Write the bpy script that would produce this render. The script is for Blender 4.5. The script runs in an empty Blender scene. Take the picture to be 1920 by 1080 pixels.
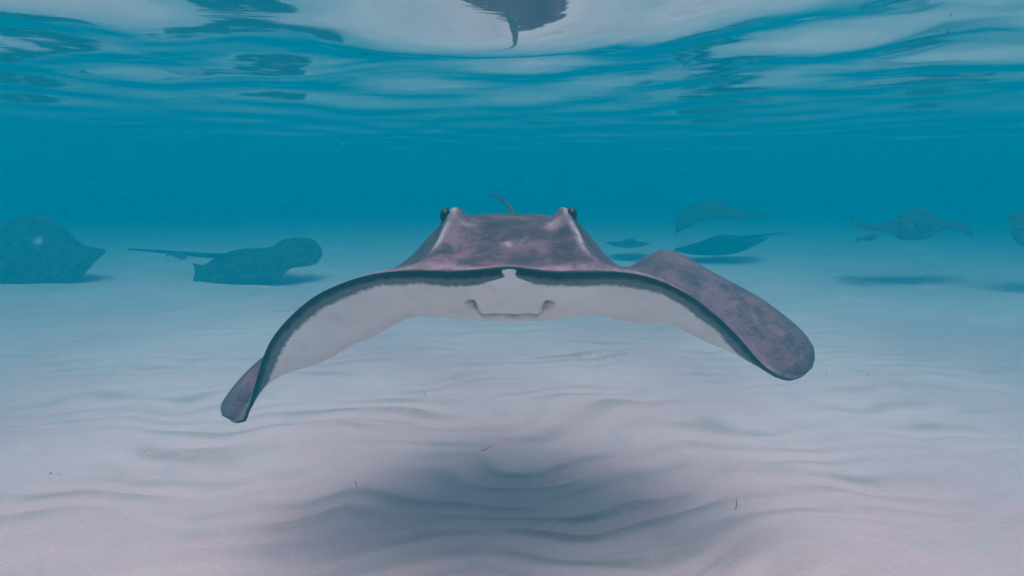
import bpy, math, random
import numpy as np
from mathutils import Vector

SC = bpy.context.scene
COL = SC.collection
rng = np.random.default_rng(7)
random.seed(7)

# ------------------------------------------------------------------ camera
FPX = 1250.0                    # focal length in pixels of a 1920 wide frame
HORIZON = 350.0                 # pixel row of the horizon
CAM_Z = 0.92                    # camera height above the sand
PITCH = math.atan((540.0 - HORIZON) / FPX)
SURF_Z = CAM_Z + 0.37           # mean water level
cam_d = bpy.data.cameras.new('camera')
cam_d.sensor_width = 36.0
cam_d.lens = 36.0 * FPX / 1920.0
cam_d.clip_start = 0.02
cam_d.clip_end = 500.0
cam = bpy.data.objects.new('camera', cam_d)
COL.objects.link(cam)
cam.location = (0, 0, CAM_Z)
cam.rotation_euler = (math.radians(90) - PITCH, 0, 0)
SC.camera = cam

# ------------------------------------------------------------------ world, sun, exposure
SUN_EL, SUN_AZ = math.radians(75), math.radians(172)
world = bpy.data.worlds.new('World')
SC.world = world
world.use_nodes = True
wn = world.node_tree
bg = wn.nodes['Background']
sky = wn.nodes.new('ShaderNodeTexSky')
sky.sky_type = 'NISHITA'
sky.sun_disc = False
sky.dust_density = 7.0
sky.air_density = 0.8
sky.sun_elevation = SUN_EL
sky.sun_rotation = SUN_AZ
wn.links.new(sky.outputs['Color'], bg.inputs['Color'])
bg.inputs['Strength'].default_value = 0.15
sun_d = bpy.data.lights.new('sun', 'SUN')
sun_d.energy = 1.8
sun_d.angle = math.radians(56)   # sunlight scattered by the rippled surface
sun_d.color = (1.0, 0.79, 0.74)
sun = bpy.data.objects.new('sun', sun_d)
COL.objects.link(sun)
sdir = Vector((math.sin(SUN_AZ) * math.cos(SUN_EL), math.cos(SUN_AZ) * math.cos(SUN_EL), math.sin(SUN_EL)))
sun.rotation_euler = sdir.to_track_quat('Z', 'Y').to_euler()
sun.location = sdir * 20

SC.view_settings.view_transform = 'Standard'
SC.view_settings.look = 'None'
SC.view_settings.gamma = 1.0
SC.view_settings.exposure = 0.62
SC.render.engine = 'CYCLES'
cy = SC.cycles
cy.use_denoising = True
cy.use_adaptive_sampling = True
cy.adaptive_threshold = 0.012
cy.max_bounces = 6
cy.diffuse_bounces = 3
cy.glossy_bounces = 3
cy.volume_bounces = 2
cy.transparent_max_bounces = 8

# ------------------------------------------------------------------ helpers
def at(px, py, Y):
    """the point at ground distance Y seen at a pixel of the 1920x1080 photograph"""
    a = (px - 960.0) / FPX
    b = (540.0 - py) / FPX
    dy = math.cos(PITCH) + b * math.sin(PITCH)
    dz = -math.sin(PITCH) + b * math.cos(PITCH)
    k = Y / dy
    return np.array([a * k, Y, CAM_Z + dz * k])

def tag(o, label=None, cat=None, group=None, kind=None):
    if label: o['label'] = label
    if cat: o['category'] = cat
    if group: o['group'] = group
    if kind: o['kind'] = kind
    return o

def empty(name, loc=(0, 0, 0)):
    o = bpy.data.objects.new(name, None)
    o.location = loc
    o.empty_display_size = 0.1
    COL.objects.link(o)
    return o

def link_mesh(name, verts, faces, mat, parent=None, smooth=True, attrs=None):
    me = bpy.data.meshes.new(name)
    me.from_pydata([tuple(v) for v in verts], [], [tuple(f) for f in faces])
    if smooth:
        me.polygons.foreach_set('use_smooth', [True] * len(me.polygons))
    if attrs:
        for k, v in attrs.items():
            a = me.attributes.new(k, 'FLOAT', 'POINT')
            a.data.foreach_set('value', np.asarray(v, dtype=np.float32).ravel())
    me.materials.append(mat)
    me.update()
    o = bpy.data.objects.new(name, me)
    COL.objects.link(o)
    if parent:
        o.parent = parent
        o.location = tuple(-Vector(parent.location))
    return o

def interp(xs, pts, xq):
    """smooth (Catmull-Rom / Hermite) interpolation of points through parameters xs"""
    xs = np.asarray(xs, float); P = np.asarray(pts, float)
    if P.ndim == 1: P = P[:, None]
    n = len(xs)
    m = np.zeros_like(P)
    d = (P[1:] - P[:-1]) / (xs[1:] - xs[:-1])[:, None]
    h = xs[1:] - xs[:-1]
    m[1:-1] = (d[:-1] * h[1:, None] + d[1:] * h[:-1, None]) / (h[:-1] + h[1:])[:, None]
    m[0] = d[0]; m[-1] = d[-1]
    i = np.clip(np.searchsorted(xs, xq, side='right') - 1, 0, n - 2)
    u = ((xq - xs[i]) / h[i])[:, None]
    H = h[i][:, None]
    return ((2*u**3 - 3*u**2 + 1) * P[i] + (u**3 - 2*u**2 + u) * H * m[i]
            + (-2*u**3 + 3*u**2) * P[i+1] + (u**3 - u**2) * H * m[i+1])

def smooth(a, b, x):
    t = np.clip((x - a) / (b - a), 0, 1)
    return t * t * (3 - 2 * t)

def gauss(x, s):
    return np.exp(-0.5 * (x / s) ** 2)

class Mat:
    def __init__(self, name, rough=0.6, spec=0.3):
        self.m = bpy.data.materials.new(name)
        self.m.use_nodes = True
        self.t = self.m.node_tree
        self.b = self.t.nodes['Principled BSDF']
        self.b.inputs['Roughness'].default_value = rough
        self.b.inputs['Specular IOR Level'].default_value = spec
        self.tc = None
    def n(self, typ, **kw):
        x = self.t.nodes.new(typ)
        for k, v in kw.items(): setattr(x, k, v)
        return x
    def l(self, a, b): self.t.links.new(a, b)
    def obj(self):
        if not self.tc: self.tc = self.n('ShaderNodeTexCoord')
        return self.tc.outputs['Object']
    def noise(self, scale, detail=4, rough=0.55, dist=0.0, vec=None):
        x = self.n('ShaderNodeTexNoise')
        x.inputs['Scale'].default_value = scale
        x.inputs['Detail'].default_value = detail
        x.inputs['Roughness'].default_value = rough
        x.inputs['Distortion'].default_value = dist
        self.l(vec or self.obj(), x.inputs['Vector'])
        return x.outputs['Fac']
    def attr(self, name):
        x = self.n('ShaderNodeAttribute', attribute_name=name)
        return x.outputs['Fac']
    def math(self, op, a, b=None, c=None, clamp=False):
        x = self.n('ShaderNodeMath', operation=op, use_clamp=clamp)
        for i, v in enumerate((a, b, c)):
            if v is None: continue
            if isinstance(v, (int, float)): x.inputs[i].default_value = v
            else: self.l(v, x.inputs[i])
        return x.outputs[0]
    def rng(self, v, a, b, c=0.0, d=1.0, smooth=True):
        x = self.n('ShaderNodeMapRange', interpolation_type='SMOOTHSTEP' if smooth else 'LINEAR')
        self.l(v, x.inputs['Value'])
        for k, q in (('From Min', a), ('From Max', b), ('To Min', c), ('To Max', d)):
            x.inputs[k].default_value = q
        return x.outputs['Result']
    def mix(self, fac, a, b):
        x = self.n('ShaderNodeMix', data_type='RGBA')
        if isinstance(fac, (int, float)): x.inputs[0].default_value = fac
        else: self.l(fac, x.inputs[0])
        for i, v in ((6, a), (7, b)):
            if isinstance(v, tuple): x.inputs[i].default_value = (*v, 1.0)
            else: self.l(v, x.inputs[i])
        return x.outputs[2]
    def color(self, c): self.l(c, self.b.inputs['Base Color'])
    def bump(self, h, strength=0.3, dist=0.01):
        x = self.n('ShaderNodeBump')
        x.inputs['Strength'].default_value = strength
        x.inputs['Distance'].default_value = dist
        self.l(h, x.inputs['Height'])
        self.l(x.outputs['Normal'], self.b.inputs['Normal'])

# ------------------------------------------------------------------ materials
def sand_material():
    M = Mat('sand', 0.9, 0.1)
    big = M.noise(0.9, 3)
    mid = M.noise(6.0, 5)
    fine = M.noise(420.0, 3, 0.7)
    c = M.mix(M.rng(big, .35, .65), (.80, .42, .46), (.90, .51, .54))
    # ripple shading painted in as a brown silt tone, in drifting patches
    ripple_shade = M.math('MULTIPLY', M.attr('ripple_shade'), M.rng(M.math('ADD', M.math('MULTIPLY', mid, .5), M.math('MULTIPLY', big, .5)), .36, .58, .25, 1.0))
    c = M.mix(ripple_shade, c, (.23, .165, .115))
    c = M.mix(M.math('MULTIPLY', M.rng(mid, .5, .75), .35), c, (.50, .42, .45))
    c = M.mix(M.math('MULTIPLY', M.rng(fine, .55, .8), .45), c, (.36, .30, .32))
    gr = M.noise(120.0, 6, .7)
    c = M.mix(M.rng(gr, .52, .75, 0.0, .38), c, (.40, .28, .28))
    c = M.mix(M.rng(gr, .46, .28, 0.0, .35), c, (.93, .70, .72))
    M.color(c)
    M.bump(M.math('ADD', fine, M.math('MULTIPLY', M.noise(60, 6, .65), 2.2)), .6, .006)
    return M.m

def water_material():
    M = Mat('water_surface')
    t = M.t
    t.nodes.remove(M.b)
    out = [x for x in t.nodes if x.type == 'OUTPUT_MATERIAL'][0]
    bump = M.n('ShaderNodeBump')
    bump.inputs['Strength'].default_value = 0.12
    bump.inputs['Distance'].default_value = 0.01
    mp = M.n('ShaderNodeMapping')
    mp.inputs['Scale'].default_value = (0.55, 1.0, 1.0)
    M.l(M.obj(), mp.inputs['Vector'])
    M.l(M.noise(9.0, 4, .5, .6, mp.outputs['Vector']), bump.inputs['Height'])
    fr = M.n('ShaderNodeFresnel')
    fr.inputs['IOR'].default_value = 1.333
    tr = M.n('ShaderNodeBsdfTransparent')
    gl = M.n('ShaderNodeBsdfGlossy')
    gl.inputs['Roughness'].default_value = 0.045
    gl.inputs['Color'].default_value = (1, 1, 1, 1)
    M.l(bump.outputs['Normal'], fr.inputs['Normal'])
    M.l(bump.outputs['Normal'], gl.inputs['Normal'])
    mx = M.n('ShaderNodeMixShader')
    M.l(fr.outputs[0], mx.inputs[0])
    M.l(tr.outputs[0], mx.inputs[1])
    M.l(gl.outputs[0], mx.inputs[2])
    M.l(mx.outputs[0], out.inputs['Surface'])
    return M.m

def haze_material():
    m = bpy.data.materials.new('haze')
    m.use_nodes = True
    t = m.node_tree
    t.nodes.remove(t.nodes['Principled BSDF'])
    out = [x for x in t.nodes if x.type == 'OUTPUT_MATERIAL'][0]
    v = t.nodes.new('ShaderNodeVolumePrincipled')
    v.inputs['Color'].default_value = (0.0, 0.176, 0.262, 1)
    v.inputs['Absorption Color'].default_value = (0.0, 0.18, 0.245, 1)   # red dies out first
    v.inputs['Density'].default_value = 0.33
    v.inputs['Anisotropy'].default_value = 0.0
    t.links.new(v.outputs[0], out.inputs['Volume'])
    return m

def hero_skin():
    """v: metres from the leading edge round the section (top negative, belly positive)"""
    M = Mat('ray_skin', 0.55, 0.25)
    v = M.attr('v'); mouth = M.attr('mouth'); snout = M.attr('snout'); pale = M.attr('pale'); rim = M.attr('rim')
    blot = M.noise(15.0, 8, .68, .15)
    blot2 = M.noise(48.0, 6, .65, .1)
    grain = M.noise(170.0, 6, .75)
    ragged = M.noise(95.0, 8, .75)
    # back: mottled purple grey
    top = M.mix(M.rng(blot, .32, .70), (.026, .018, .028), (.22, .088, .135))
    top = M.mix(M.math('MULTIPLY', M.rng(blot2, .52, .72), .65), top, (.06, .05, .065))
    top = M.mix(M.math('MULTIPLY', M.rng(grain, .48, .72), .5), top, (.34, .21, .27))
    top = M.mix(M.math('MULTIPLY', M.attr('head'), M.rng(blot, .36, .60, .85, .25)), top, (.030, .020, .032))
    top = M.mix(M.math('MULTIPLY', pale, M.rng(blot2, .3, .55)), top, (.52, .38, .44))
    top = M.mix(M.math('MULTIPLY', rim, M.rng(blot, .3, .6)), top, (.05, .055, .07))
    # small dark pits
    vo = M.n('ShaderNodeTexVoronoi'); vo.inputs['Scale'].default_value = 16.0
    M.l(M.obj(), vo.inputs['Vector'])
    top = M.mix(M.rng(vo.outputs['Distance'], .05, .09, .8, 0.0), top, (.03, .03, .035))
    # pale strip just behind the leading edge
    strip = M.math('MULTIPLY', M.rng(v, -.032, -.018), M.rng(v, -.006, -.012))
    top = M.mix(M.math('MULTIPLY', strip, M.rng(blot2, .3, .7, .15, .65)), top, (.40, .25, .31))
    # margin band
    vj = M.math('ADD', M.math('ADD', v, M.math('MULTIPLY', M.math('SUBTRACT', M.noise(11, 3), .5), .022)), M.math('MULTIPLY', M.math('SUBTRACT', ragged, .5), .022))
    band = M.mix(M.rng(M.math('ADD', v, M.math('MULTIPLY', M.math('SUBTRACT', blot2, .5), .02)), .008, .020), (.007, .014, .018), (.15, .17, .18))
    band = M.mix(M.math('MULTIPLY', M.rng(blot2, .5, .7), .5), band, (.012, .026, .03))
    c = M.mix(M.rng(vj, -.010, -.002), top, band)
    # belly
    bel = M.mix(M.rng(M.noise(9, 4), .35, .65), (.88, .78, .75), (.94, .87, .84))
    bel = M.mix(M.math('MULTIPLY', M.rng(grain, .5, .8), .18), bel, (.55, .50, .48))
    bel = M.mix(M.rng(M.noise(22, 7, .7), .50, .72, 0.0, .30), bel, (.60, .52, .50))
    isbel = M.rng(vj, .027, .038)
    wedge = M.rng(M.math('ADD', snout, M.math('MULTIPLY', M.math('SUBTRACT', ragged, .5), .9)), .45, .6)
    isbel = M.math('MAXIMUM', isbel, wedge)
    c = M.mix(isbel, c, bel)
    c = M.mix(M.math('MULTIPLY', mouth, .92), c, (.025, .045, .045))
    M.color(c)
    M.bump(M.math('ADD', M.math('MULTIPLY', blot2, 1.0), M.math('MULTIPLY', grain, .35)), .35, .004)
    return M.m

def far_skin():
    M = Mat('far_ray_skin', 0.7, 0.2)
    v = M.attr('v')
    c = M.mix(M.rng(M.noise(11, 8, .7), .42, .66), (.012, .013, .016), (.075, .062, .068))
    c = M.mix(M.rng(M.math('ADD', v, M.math('MULTIPLY', M.noise(30, 4), .02)), .05, .07), c, (.62, .6, .58))
    pale = M.attr('pale')
    c = M.mix(pale, c, (.6, .6, .58))
    M.color(c)
    return M.m

def plain(name, col, rough=.5, spec=.4, scale=60, dark=.6):
    M = Mat(name, rough, spec)
    M.color(M.mix(M.rng(M.noise(scale, 4), .35, .65), col, tuple(x * dark for x in col)))
    return M.m

MAT_SAND = sand_material()
MAT_WATER = water_material()
MAT_HAZE = haze_material()
MAT_HERO = hero_skin()
MAT_FAR = far_skin()
MAT_EYE = plain('ray_eye', (.008, .008, .010), .35, .3)
MAT_WEED = plain('dead_weed', (.05, .04, .035), .8, .2)
MAT_FISH = plain('fish_skin', (.09, .09, .10), .4, .4, 120)

# ------------------------------------------------------------------ seabed and water surface
def sinh_axis(c, half, a, n):
    u = np.linspace(-1, 1, n)
    return c + a * np.sinh(u * math.asinh(half / a))

def grid_mesh(xs, ys, Z):
    nx, ny = len(xs), len(ys)
    X, Y = np.meshgrid(xs, ys, indexing='xy')
    V = np.stack([X, Y, Z], -1).reshape(-1, 3)
    i = np.arange(ny - 1)[:, None] * nx + np.arange(nx - 1)[None, :]
    F = np.stack([i, i + 1, i + nx + 1, i + nx], -1).reshape(-1, 4)
    return V, F

def fast_grid(name, xs, ys, Z, mat):
    V, F = grid_mesh(xs, ys, Z)
    me = bpy.data.meshes.new(name)
    me.vertices.add(len(V)); me.vertices.foreach_set('co', V.astype(np.float32).ravel())
    me.loops.add(F.size); me.loops.foreach_set('vertex_index', F.astype(np.int32).ravel())
    me.polygons.add(len(F))
    me.polygons.foreach_set('loop_start', (np.arange(len(F)) * 4).astype(np.int32))
    me.polygons.foreach_set('loop_total', np.full(len(F), 4, np.int32))
    me.polygons.foreach_set('use_smooth', np.ones(len(F), bool))
    me.update(calc_edges=True)
    me.materials.append(mat)
    o = bpy.data.objects.new(name, me)
    COL.objects.link(o)
    return o

def sines(X, Y, n, l0, l1, seed, spread=math.pi, base=0.0):
    r = np.random.default_rng(seed)
    Z = np.zeros_like(X)
    for _ in range(n):
        lam = math.exp(r.uniform(math.log(l0), math.log(l1)))
        th = base + r.uniform(-spread, spread)
        k = 2 * math.pi / lam
        Z += np.sin(k * (math.cos(th) * X + math.sin(th) * Y) + r.uniform(0, 6.283)) * (lam / l1) ** .6
    return Z / math.sqrt(n)

def sand_z(X, Y, ripple_shade=False):
    r = np.sqrt(X**2 + (Y - 1.7)**2)
    fade = (1 - smooth(3.5, 9.0, r)) * (1 - .5 * smooth(1.2, 3.0, r))
    wy_ = Y - .13 * X + .12 * sines(X, Y, 14, .5, 1.6, 3) + .025 * sines(X, Y, 12, .18, .5, 5)
    # short broken ripples: long across, short along the current
    n1 = sines(X * .34, wy_, 30, .095, .21, 31, .55, math.pi / 2)
    n2 = sines(X * .38, wy_ + .05 * X, 20, .10, .2, 32, .7, math.pi / 2)
    n3 = sines(X * .5, wy_ + .03 * n1, 24, .045, .10, 33, .8, math.pi / 2)
    ridge = np.exp(-np.abs(n1) * 1.8)
    amp = np.clip(.45 + .55 * sines(X, Y, 10, .5, 1.5, 8), .06, 1.2)
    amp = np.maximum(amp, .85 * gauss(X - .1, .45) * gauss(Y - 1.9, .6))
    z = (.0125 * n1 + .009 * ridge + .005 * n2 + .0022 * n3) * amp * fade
    if ripple_shade:
        return np.clip(smooth(-.2, 1.1, n1) * amp * fade, 0, 1) * .68  # mask for the painted ripple shading, kept up around the ray's shadow
    z += .012 * sines(X, Y, 12, .4, 1.3, 11) * (1 - .6 * smooth(6, 14, r))
    z += .02 * sines(X, Y, 8, 2.0, 6.0, 12)
    return z

sx, sy = sinh_axis(0, 45, .6, 620), sinh_axis(1.7, 45, .6, 620)
X, Y = np.meshgrid(sx, sy, indexing='xy')
ground = fast_grid('sand_ground', sx, sy, sand_z(X, Y), MAT_SAND)
sa = ground.data.attributes.new('ripple_shade', 'FLOAT', 'POINT')
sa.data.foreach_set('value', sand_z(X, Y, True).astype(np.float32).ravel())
tag(ground, 'pale pink rippled sand of the shallow seabed', kind='structure')

def water_z(X, Y):
    calm = 1 - .82 * smooth(1.4, 4.0, np.sqrt(X**2 + Y**2))
    w = .011 * (.25 + .75 * calm) * sines(X, Y, 14, .8, 2.2, 21, 1.3, 1.3)
    w += .0115 * calm * sines(X, Y, 22, .34, .75, 22)
    w += .0010 * calm * sines(X, Y, 24, .10, .28, 23)
    # one broad trough hanging over the ray
    w -= .080 * gauss(X + .01, .24) * gauss(Y - 1.62, .21)
    return w
wx, wy = sinh_axis(0, 45, .9, 760), sinh_axis(2.0, 45, .9, 760)
X, Y = np.meshgrid(wx, wy, indexing='xy')
water = fast_grid('water', wx, wy, SURF_Z + water_z(X, Y), MAT_WATER)
tag(water, 'rippled underside of the sea surface', kind='structure')

def box(name, lo, hi, mat):
    v = [(x, y, z) for x in (lo[0], hi[0]) for y in (lo[1], hi[1]) for z in (lo[2], hi[2])]
    f = [(0, 1, 3, 2), (4, 6, 7, 5), (0, 4, 5, 1), (2, 3, 7, 6), (0, 2, 6, 4), (1, 5, 7, 3)]
    return link_mesh(name, v, f, mat, smooth=False)
haze = box('haze', (-48, -46, -1.2), (48, 50, SURF_Z + .35), MAT_HAZE)
tag(haze, 'turquoise sea water fading everything far off', kind='stuff')

# ------------------------------------------------------------------ rays
def naca(t):
    f = .2969 * np.sqrt(t) - .126 * t - .3516 * t**2 + .2843 * t**3 - .1036 * t**4
    return f / .10003

def ray_surface(L, T, th, sag, nt=70, sagpow=2.5, tvals=None, hold=None):
    """L, T: leading and trailing edge points for each station; th, sag per station.
    Returns top and bottom arrays (stations, nt, 3), the t values and the up normals."""
    ns = len(L)
    k = np.linspace(0, 1, nt)
    t = .5 * (1 - np.cos(np.pi * k)) ** 1.0
    t = t ** 1.25
    if tvals is not None: t = tvals
    tang = np.gradient(.65 * L + .35 * T, axis=0)
    n = np.stack([-tang[:, 2], np.zeros(ns), tang[:, 0]], -1)
    n /= np.linalg.norm(n, axis=1)[:, None] + 1e-9
    if hold is not None:            # the section keeps its tilt in the rounded tips
        lo, hi = hold
        n[:lo] = n[lo]; n[hi:] = n[hi]
    shape = t * (1 - t) ** sagpow
    shape /= shape.max()
    C = L[:, None, :] * (1 - t)[None, :, None] + T[:, None, :] * t[None, :, None]
    C = C - n[:, None, :] * (sag[:, None] * shape[None, :])[..., None]
    off = n[:, None, :] * (th[:, None] * naca(t)[None, :])[..., None]
    return C + off, C - off, t, n

def arc(P):
    d = np.linalg.norm(np.diff(P, axis=1), axis=2)
    return np.concatenate([np.zeros((P.shape[0], 1)), np.cumsum(d, 1)], 1)

def skin_faces(ns, nt):
    """one closed tube of sections: top going back (nt) then belly coming forward (nt-2)"""
    m = 2 * nt - 2
    F = []
    for i in range(ns - 1):
        for j in range(m):
            a = i * m + j; b = i * m + (j + 1) % m
            F.append((a, b, b + m, a + m))
    F.append(tuple(range(m))[::-1])
    F.append(tuple((ns - 1) * m + j for j in range(m)))
    return F

def weave(top, bot):
    return np.concatenate([top, bot[:, -2:0:-1]], axis=1)

def tube(pts, rad, seg=10):
    P = np.asarray(pts, float); V = []; F = []
    n = len(P)
    tg = np.gradient(P, axis=0)
    for i in range(n):
        a = Vector(tg[i]).normalized()
        up = Vector((0, 0, 1)) if abs(a.z) < .9 else Vector((1, 0, 0))
        u = a.cross(up).normalized(); w = u.cross(a)
        for j in range(seg):
            q = 2 * math.pi * j / seg
            V.append(tuple(Vector(P[i]) + (u * math.cos(q) + w * math.sin(q)) * rad[i]))
    for i in range(n - 1):
        for j in range(seg):
            a = i * seg + j; b = i * seg + (j + 1) % seg
            F.append((a, b, b + seg, a + seg))
    F.append(tuple(range(seg))[::-1]); F.append(tuple((n - 1) * seg + j for j in range(seg)))
    return V, F

def ellipsoid(c, r, nu=20, nv=12):
    V, F = [], []
    for i in range(nv + 1):
        p = math.pi * i / nv
        for j in range(nu):
            q = 2 * math.pi * j / nu
            V.append((c[0] + r[0] * math.sin(p) * math.cos(q), c[1] + r[1] * math.sin(p) * math.sin(q), c[2] + r[2] * math.cos(p)))
    for i in range(nv):
        for j in range(nu):
            a = i * nu + j; b = i * nu + (j + 1) % nu
            F.append((a, b, b + nu, a + nu))
    return V, F

# ---- the ray gliding towards the camera
SNOUT_Y = 1.10
def hero():
    Ssts = [0, .1, .2, .3, .4, .5, .6, .7, .8, .9, .96, .985, .996, 1.0]
    Rl = [(955, 511, 1.10), (1050, 513, 1.125), (1150, 512, 1.19), (1210, 519, 1.24), (1260, 537, 1.29), (1302, 560, 1.33),
          (1350, 598, 1.38), (1390, 638, 1.42), (1420, 674, 1.45), (1444, 700, 1.48), (1460, 709, 1.495), (1474, 713, 1.51), (1486, 713, 1.52), (1499, 709, 1.53)]
    Rt = [(955, 470, 2.15), (1030, 466, 2.13), (1100, 478, 2.08), (1165, 505, 2.0), (1213, 482, 1.93), (1258, 472, 1.86),
          (1340, 514, 1.78), (1420, 556, 1.70), (1485, 603, 1.63), (1519, 640, 1.58), (1527, 662, 1.56), (1526, 680, 1.55), (1519, 694, 1.54), (1508, 704, 1.535)]
    Ll = [(955, 511, 1.10), (855, 511, 1.125), (750, 510, 1.19), (690, 517, 1.23), (640, 532, 1.27), (590, 556, 1.31),
          (546, 592, 1.35), (512, 632, 1.38), (493, 672, 1.41), (477, 727, 1.44), (466, 772, 1.46), (463, 784, 1.465), (457, 791, 1.47), (447, 793, 1.475)]
    Lt = [(955, 470, 2.15), (880, 466, 2.13), (800, 478, 2.08), (740, 510, 2.0), (690, 545, 1.9), (630, 580, 1.82),
          (575, 620, 1.74), (517, 655, 1.66), (468, 692, 1.60), (430, 735, 1.54), (414, 762, 1.51), (415, 773, 1.495), (422, 783, 1.485), (437, 792, 1.48)]
    xs = [-s for s in Ssts[::-1]] + Ssts[1:]
    Lp = np.array([at(*p) for p in Ll[::-1] + Rl[1:]])
    Tp = np.array([at(*p) for p in Lt[::-1] + Rt[1:]])
    u = np.linspace(-1, 1, 401)
    s = np.sign(u) * (.62 * np.abs(u) + .38 * np.abs(u) ** 1.6)
    e = 1 - .06 * np.linspace(0, 1, 24) ** 2
    s = np.sort(np.concatenate([s[np.abs(s) < .94], e, -e]))
    L = interp(xs, Lp, s); T = interp(xs, Tp, s)
    a = np.abs(s)
    sagL = np.interp(a, [0, .2, .4, .6, .8, .9, 1], [.078, .087, .108, .105, .055, .02, 0])
    sagR = np.interp(a, [0, .2, .4, .6, .8, .9, 1], [.078, .085, .093, .080, .035, .012, 0])
    sag = np.where(s < 0, sagL, sagR)
    ker = np.ones(21) / 21
    sag = np.convolve(np.pad(sag, 10, mode='edge'), ker, 'valid')
    th = interp([0, .1, .25, .5, .8, .95, 1.0], [.034, .031, .020, .0115, .0065, .0045, .002], a)[:, 0]
    tv_ = np.concatenate([.01 * np.linspace(0, 1, 12, endpoint=False) ** 2, np.linspace(.01, .15, 62, endpoint=False),
                          np.linspace(.15, .40, 48, endpoint=False), .40 + .60 * np.sin(np.linspace(0, math.pi / 2, 38))])
    top, bot, t, n = ray_surface(L, T, th, sag, tvals=tv_, hold=(int(np.searchsorted(s, -.86)), int(np.searchsorted(s, .86))))
    vt, vb = -arc(top), arc(bot)
    # head and back
    def headbump(P):
        x = P[..., 0] + .004; q = P[..., 1] - SNOUT_Y
        H = interp([-.1, 0, .04, .10, .18, .28, .50, .75, 1.0, 1.2], [0, 0, .010, .040, .079, .105, .103, .070, .02, 0], q.ravel())[:, 0].reshape(q.shape)
        w0 = .092 + .11 * q; w1 = .200 + .15 * q
        W = 1 - smooth(0, 1, (np.abs(x) - w0) / (w1 - w0))
        W = W ** (1.15)
        z = H * (.86 * W + .14 * gauss(np.abs(x), .055 + .5 * w1))
        z += .034 * gauss(x, .25) * smooth(.02, .24, q) * (1 - smooth(.6, .95, q))
        # slight dip between the eyes, eye mounds, brow ridges running forward and out
        z -= .008 * gauss(x, .05) * gauss(q - .28, .08)
        for sg in (-1, 1):
            ex = sg * .117
            z += .035 * np.exp(-(np.abs(x - ex) / .028) ** 4) * np.where(q < .27, gauss(q - .27, .035), gauss(q - .27, .05))
            rx = sg * (.112 + .16 * np.clip(.26 - q, 0, .2))
            z += .010 * gauss(x - rx, .010) * smooth(.08, .14, q) * (1 - smooth(.24, .30, q))
        z += .004 * np.sin(x * 55 + 1.0) * np.sin(q * 42) * W * smooth(.05, .12, q) * (1 - smooth(.4, .6, q))
        return z
    top = top.copy(); top[..., 2] += headbump(top) * smooth(0, .03, t)[None, :]
    # belly bulge under the gills and mouth groove
    x = bot[..., 0] + .004; q = bot[..., 1] - SNOUT_Y
    bot = bot.copy()
    bot[..., 2] -= .009 * gauss(x, .075) * gauss(q - .27, .09)
    # mouth: a flat smile with short turned-up corners, in (x, arc length) on the belly
    v = vb
    xa = np.abs(x)
    mv = .158 + .0035 * np.sin(x * 120 + .6) - .024 * smooth(.050, .066, xa)
    line = 1.3 * gauss(v - mv, .0062) * (1 - smooth(.062, .067, xa))
    corner = (.7 + .3 * np.sin(v * 400)) * gauss(xa - .066 - .003 * np.sin(v * 150), .0036) * smooth(.098, .106, v) * (1 - smooth(.130, .142, v))
    flick = gauss(v - .104, .010) * smooth(.058, .067, xa) * (1 - smooth(.072, .088, xa))
    mouth = np.clip(line * (.55 + .45 * np.sin(x * 90 + 1.2) ** 2) * 1.4 + .85 * corner + .7 * flick, 0, 1)
    bot[..., 2] += .012 * mouth
    bot[..., 2] -= .007 * gauss(v - .176, .012) * (1 - smooth(.05, .07, xa))
    bot[..., 2] -= .006 * gauss(v - .135, .016) * (1 - smooth(.05, .065, xa))
    V = weave(top, bot)
    VV = weave(vt, vb)
    eyed = np.zeros_like(vt)
    for sg in (-1, 1):
        ax = sg * (top[..., 0] + .004); aq = top[..., 1] - SNOUT_Y
        eyed = np.maximum(eyed, smooth(.116, .130, ax) * (1 - smooth(.16, .20, ax)) * smooth(.20, .235, aq) * (1 - smooth(.33, .40, aq)))
    MO = weave(.9 * eyed, mouth)
    sn_t = 0 * vt
    sn_b = np.clip(.75 * gauss(x, .012) * smooth(-.002, .003, vb) + gauss(x, .036) * smooth(.018, .03, vb), 0, 1)
    SN = weave(sn_t, sn_b)
    xt = top[..., 0] + .004; qt = top[..., 1] - SNOUT_Y
    pale = np.zeros_like(xt)
    for sg in (-1, 1):
        rx = sg * (.112 + .20 * np.clip(.27 - qt, 0, .2))
        pale += .9 * gauss(xt - rx, .006) * smooth(.10, .15, qt) * (1 - smooth(.26, .29, qt))
        pale += .45 * gauss(xt - sg * .086, .010) * gauss(qt - .235, .016)
    pale += .6 * gauss(xt + .004, .006) * gauss(qt - .135, .006)
    PA = np.clip(weave(pale, np.zeros_like(pale)), 0, 1)
    hd = (1 - smooth(.10, .30, np.abs(xt))) * smooth(.02, .10, qt)
    HD = weave(hd, 0 * hd)
    chord = np.linalg.norm(T - L, axis=1)[:, None]
    dist_T = (1 - t)[None, :] * chord
    dist_tip = ((1 - a) * .62)[:, None]
    rimv = np.clip(1 - np.minimum(dist_T, dist_tip * 1.3 + .012) / .06, 0, 1)
    eyed = np.zeros_like(xt)
    for sg in (-1, 1):
        eyed = np.maximum(eyed, np.exp(-((np.clip(.118 - sg * xt, 0, 9) / .008) ** 2) - ((sg * xt - .128) / .035) ** 4 - ((qt - .27) / .07) ** 4))
    back = smooth(.33, .42, qt) * gauss(xt, .30)
    RI = weave(np.clip(np.maximum(rimv, np.maximum(1.0 * eyed, .6 * back)), 0, 1), rimv)
    ns, nt = top.shape[:2]
    V[..., 2] += .007 * gauss(V[..., 0] + .004, .035) * gauss(V[..., 1] - SNOUT_Y, .05)
    Vf = V.reshape(-1, 3); F = skin_faces(ns, nt)
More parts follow.
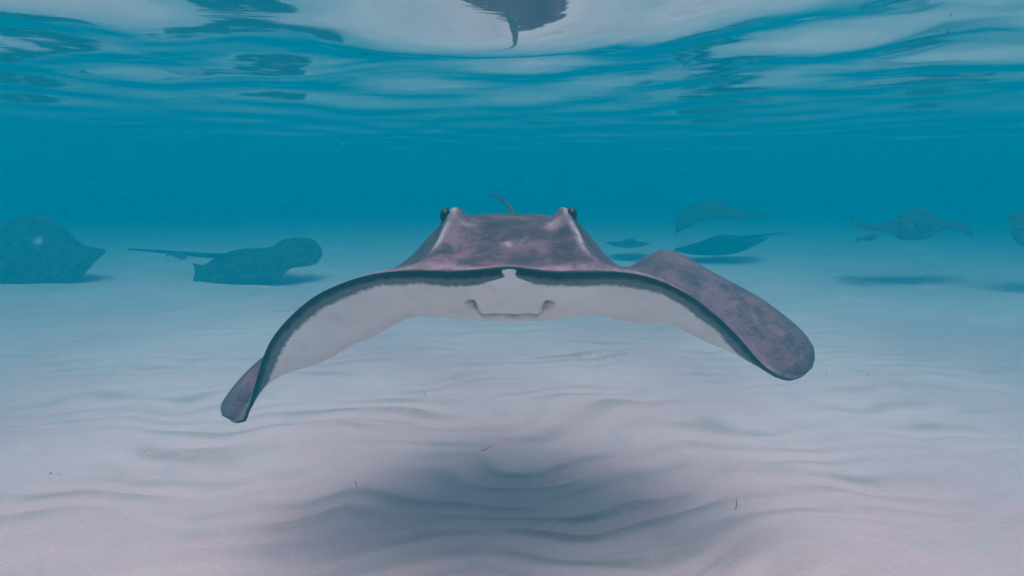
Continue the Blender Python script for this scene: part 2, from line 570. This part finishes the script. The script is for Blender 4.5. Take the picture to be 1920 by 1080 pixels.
    # whip tail, part of the same body
    tp = [at(955, 470, 2.05), at(957, 440, 2.2), at(961, 408, 2.35), at(957, 392, 2.5), at(947, 379, 2.62), at(934, 370, 2.72), at(919, 366, 2.8)]
    tq = interp(np.linspace(0, 1, len(tp)), np.array(tp), np.linspace(0, 1, 40))
    tr = .0048 + .022 * (1 - np.linspace(0, 1, 40)) ** 2.6
    tv, tf = tube(tq, tr, 12)
    o = len(Vf)
    Vall = np.concatenate([Vf, np.array(tv)])
    F = F + [tuple(i + o for i in f) for f in tf]
    nz = np.zeros(len(tv))
    attrs = dict(v=np.concatenate([VV.ravel(), nz - .3]), mouth=np.concatenate([MO.ravel(), nz + .75]), snout=np.concatenate([SN.ravel(), nz]),
                 pale=np.concatenate([PA.ravel(), nz]), rim=np.concatenate([RI.ravel(), nz + 1]), head=np.concatenate([HD.ravel(), nz]))
    root = empty('stingray', (0, 1.5, .45))
    tag(root, 'large purple backed stingray with white belly gliding face on above the sand', 'stingray', 'stingrays')
    link_mesh('body', Vall, F, MAT_HERO, root, attrs=attrs)
    for px, py in ((835, 405), (1072, 404)):
        ev, ef = ellipsoid(at(px, py, 1.347), (.0110, .015, .0175))
        e = link_mesh('eye', ev, ef, MAT_EYE, root)
    return root
hero()

# ---- the other rays, each its own outline and pose
FAR = CAM_Z / .80            # the seabed distances below were read for a camera at 0.8 m
def far_ray(label, lead, trail, dl, dt, th=.05, sag=.03, tail=None, hump=.06, pale=None):
    """lead / trail: outline rows given where they are seen; dl, dt: distances of the two margins"""
    k = len(lead)
    dl, dt = dl * FAR, dt * FAR
    xs = np.linspace(-1, 1, k)
    f = 1 - (1 - np.abs(xs)) * 0
    mid = .5 * (dl + dt)
    Lp = np.array([at(p[0], p[1], mid + (dl - mid) * math.sqrt(max(0, 1 - x * x)) ** .8) for p, x in zip(lead, xs)])
    Tp = np.array([at(p[0], p[1], mid + (dt - mid) * math.sqrt(max(0, 1 - x * x)) ** .8) for p, x in zip(trail, xs)])
    s = np.linspace(-1, 1, 81)
    L = interp(xs, Lp, s); T = interp(xs, Tp, s)
    tharr = th * (gauss(s, .35) * .8 + .2) * np.sqrt(np.clip(1.02 - s * s, 0, 1))
    sg = sag * np.sqrt(np.clip(1.0 - s * s, 0, 1))
    top, bot, t, n = ray_surface(L, T, tharr, sg, nt=36)
    top = top.copy()
    top[..., 2] += hump * gauss(s, .22)[:, None] * gauss(t - .42, .18)[None, :]
    for e in (-.12, .12):
        top[..., 2] += .025 * gauss(s - e, .03)[:, None] * gauss(t - .25, .05)[None, :]
    vt, vb = -arc(top), arc(bot)
    PA = np.zeros_like(vt)
    if pale:
        PA = gauss(s - pale[0], .025)[:, None] * gauss(t - pale[1], .035)[None, :]
        PA = np.clip(PA * 1.6 - .3, 0, 1)
    V = weave(top, bot).reshape(-1, 3); VV = weave(vt, vb).ravel(); PP = weave(PA, np.zeros_like(PA)).ravel()
    F = skin_faces(*top.shape[:2])
    if tail:
        tp = np.array([at(p[0], p[1], p[2] * FAR) for p in tail])
        tq = interp(np.linspace(0, 1, len(tp)), tp, np.linspace(0, 1, 28))
        tv, tf = tube(tq, np.linspace(.032, .008, 28), 8)
        o = len(V)
        V = np.concatenate([V, np.array(tv)]); F += [tuple(i + o for i in q) for q in tf]
        VV = np.concatenate([VV, np.zeros(len(tv)) - .3]); PP = np.concatenate([PP, np.zeros(len(tv))])
    c = V.mean(0)
    root = empty('stingray', (float(c[0]), float(c[1]), float(V[:, 2].min())))
    tag(root, label, 'stingray', 'stingrays')
    link_mesh('body', V, F, MAT_FAR, root, attrs=dict(v=VV, pale=PP))
    # eyes on their mounds
    for e in (-.12, .12):
        i = int(np.argmin(np.abs(s - e))); j = int(np.argmin(np.abs(t - .25)))
        p = top[i, j]
        ev, ef = ellipsoid((p[0], p[1] - .012, p[2] - .002), (.014, .014, .014), 10, 6)
        link_mesh('eye', ev, ef, MAT_EYE, root)
    return root

far_ray('dark humped stingray resting on the sand with one wing tip flicked up',
        [(-190, 470), (-170, 505), (-110, 530), (-40, 534), (30, 534), (90, 533), (140, 528), (165, 505), (182, 486), (196, 474)],
        [(-192, 462), (-160, 470), (-100, 448), (-40, 430), (20, 412), (72, 400), (112, 422), (150, 455), (180, 464), (199, 468)],
        5.42, 6.0, th=.05, sag=.02, hump=.0, pale=(.08, .55))
far_ray('grey stingray with a long straight tail skimming the sand, one rounded wing lifted',
        [(366, 510), (366, 530), (420, 531), (480, 530), (520, 521), (545, 503), (570, 500), (592, 495), (604, 480)],
        [(361, 492), (382, 496), (412, 478), (455, 466), (505, 464), (532, 449), (562, 445), (590, 450), (603, 466)],
        5.5, 6.1, th=.035, sag=.0, hump=.02, tail=[(420, 480, 6.0), (380, 478, 6.05), (330, 474, 6.1), (280, 470, 6.15), (240, 467, 6.2)])
far_ray('faint stingray banking high in the water with its wing arched over',
        [(1266, 438), (1286, 428), (1312, 414), (1340, 408), (1372, 408), (1398, 410), (1418, 408)],
        [(1264, 428), (1272, 402), (1298, 384), (1335, 375), (1375, 388), (1402, 400), (1420, 404)],
        6.6, 7.2, th=.04, sag=.0, hump=.0, tail=[(1385, 402, 7.0), (1415, 405, 7.1), (1445, 405, 7.2), (1475, 403, 7.3)])
far_ray('faint stingray lying low over the sand below the banking ray',
        [(1262, 470), (1290, 476), (1322, 478), (1352, 478), (1385, 473), (1412, 462), (1440, 448)],
        [(1264, 466), (1288, 460), (1315, 452), (1350, 440), (1388, 442), (1415, 446), (1442, 444)],
        6.8, 7.5, th=.03, sag=.0, hump=.07, tail=[(1395, 446, 7.4), (1430, 441, 7.6), (1470, 437, 7.8)])
far_ray('distant stingray gliding head on with both wings spread above a small fish',
        [(1592, 408), (1606, 428), (1640, 432), (1672, 436), (1692, 448), (1740, 446), (1768, 430), (1796, 432), (1824, 444)],
        [(1596, 402), (1612, 414), (1645, 420), (1676, 410), (1702, 393), (1735, 392), (1768, 412), (1800, 412), (1826, 434)],
        5.5, 6.0, th=.03, sag=.0, hump=.02)
far_ray('distant stingray with a rounded dark wing swimming behind the spread one',
        [(1890, 412), (1897, 440), (1912, 456), (1945, 466), (1990, 462), (2040, 445)],
        [(1889, 404), (1900, 398), (1925, 392), (1960, 388), (2005, 398), (2044, 430)],
        5.0, 5.5, th=.04, sag=.0, hump=.03)
far_ray('far off stingray lying flat and thin on the seabed',
        [(1136, 456), (1155, 462), (1180, 464), (1205, 461), (1218, 457)],
        [(1134, 454), (1155, 453), (1180, 452), (1205, 453), (1219, 455)],
        7.2, 7.9, th=.02, sag=.0, hump=.06)

# ---- small fish under the spread ray
def fish(label, p0, p1, d):
    a, b = at(p0[0], p0[1], d), at(p1[0], p1[1], d)
    ln = np.linalg.norm(b - a)
    n = 14
    V, F = [], []
    prof = [.02, .10, .15, .18, .19, .185, .17, .15, .125, .10, .075, .055, .045, .04]
    for i in range(n):
        c = a + (b - a) * (i / (n - 1) * .85)
        for j in range(12):
            q = 2 * math.pi * j / 12
            V.append((c[0], c[1] + ln * prof[i] * .45 * math.cos(q), c[2] + ln * prof[i] * math.sin(q)))
    for i in range(n - 1):
        for j in range(12):
            k = i * 12 + j; m = i * 12 + (j + 1) % 12
            F.append((k, m, m + 12, k + 12))
    F.append(tuple(range(12))[::-1])
    F.append(tuple((n - 1) * 12 + j for j in range(12)))
    root = empty('fish', tuple(float(x) for x in .5 * (a + b)))
    tag(root, label, 'fish', 'small fish near the rays')
    link_mesh('body', V, F, MAT_FISH, root)
    e = a + (b - a) * .8; z = np.array([0, 0, 1.0]); w = np.array([0, .006, 0])
    tail = [e + z * ln * .03, b + z * ln * .15, b - (b - a) * .06, b - z * ln * .15, e - z * ln * .03]
    tv = [p + w for p in tail] + [p - w for p in tail]
    tf = [(0, 1, 2), (0, 2, 4), (2, 3, 4), (7, 6, 5), (9, 7, 5), (9, 8, 7)] + [(i, i + 5, (i + 1) % 5 + 5, (i + 1) % 5) for i in range(5)]
    link_mesh('tail_fin', tv, tf, MAT_FISH, root, smooth=False)
    return root
fish('small dark fish swimming under the spread wing of a distant ray', (1647, 441), (1604, 449), 5.4 * FAR)

fish('small dark fish trailing under the long tail of the skimming ray', (351, 481), (311, 476), 6.0 * FAR)

# ---- bits of dead weed lying on the sand
def on_sand(px, py):
    lo, hi = .3, 40.0
    for _ in range(50):
        m = .5 * (lo + hi)
        if at(px, py, m)[2] > 0: lo = m
        else: hi = m
    p = at(px, py, lo)
    p[2] = float(sand_z(np.array([[p[0]]]), np.array([[p[1]]]))[0, 0])
    return p
def weed(label, px, py, ln, ang, bend, rise):
    c = on_sand(px, py)
    pts = []
    for i in range(9):
        f = i / 8 - .5
        x = c[0] + ln * f * math.cos(ang) - bend * math.sin(ang) * (f * f)
        y = c[1] + ln * f * math.sin(ang) + bend * math.cos(ang) * (f * f)
        z = float(sand_z(np.array([[x]]), np.array([[y]]))[0, 0]) + .0015 + rise * (f + .5) ** 2
        pts.append((x, y, z))
    v, fcs = tube(pts, [.0008 * (1 - .5 * i / 8) + .0004 for i in range(9)], 6)
    o = link_mesh('weed_stalk', v, fcs, MAT_WEED)
    tag(o, label, 'weed', 'bits of weed on the sand')
    return o
weed('short dark weed stalk sticking up from the sand beside the ray shadow', 1381, 950, .022, 1.1, .01, .012)
weed('thin brown weed stalk lying across a sand ripple in the ray shadow', 912, 840, .035, .5, .006, .004)
weed('small bent weed stalk on the sand under the broad wing tip', 1549, 712, .03, 1.3, .01, .016)
weed('tiny weed stalk on smooth sand between the ray belly and its shadow', 796, 732, .025, 2.2, .008, .01)
weed('thin upright weed stalk at the edge of the ray shadow below the drooping wing', 668, 908, .022, 2.0, .006, .014)

# ---- specks drifting in the water, too many and too small to count
def specks(n):
    r = np.random.default_rng(77)
    V, F = [], []
    oc = np.array([(1, 0, 0), (-1, 0, 0), (0, 1, 0), (0, -1, 0), (0, 0, 1), (0, 0, -1)], float)
    fc = [(0, 2, 4), (2, 1, 4), (1, 3, 4), (3, 0, 4), (2, 0, 5), (1, 2, 5), (3, 1, 5), (0, 3, 5)]
    while len(V) < n * 6:
        p = np.array([r.uniform(-4, 4), r.uniform(.9, 6.5), r.uniform(.08, SURF_Z - .12)])
        if abs(p[0]) < .75 and p[1] < 2.3 and p[2] < CAM_Z + .05: continue
        o = len(V)
        sc = r.uniform(.0007, .0024)
        for q in oc: V.append(tuple(p + q * sc * r.uniform(.6, 1.5, 3)))
        F += [tuple(i + o for i in f) for f in fc]
    o = link_mesh('drifting_specks', V, F, MAT_SPECK, smooth=False)
    tag(o, 'fine pale and dark specks drifting in the water', kind='stuff')
MAT_SPECK = plain('speck', (.30, .26, .24), .9, .1, 3.0, .15)
specks(1500)
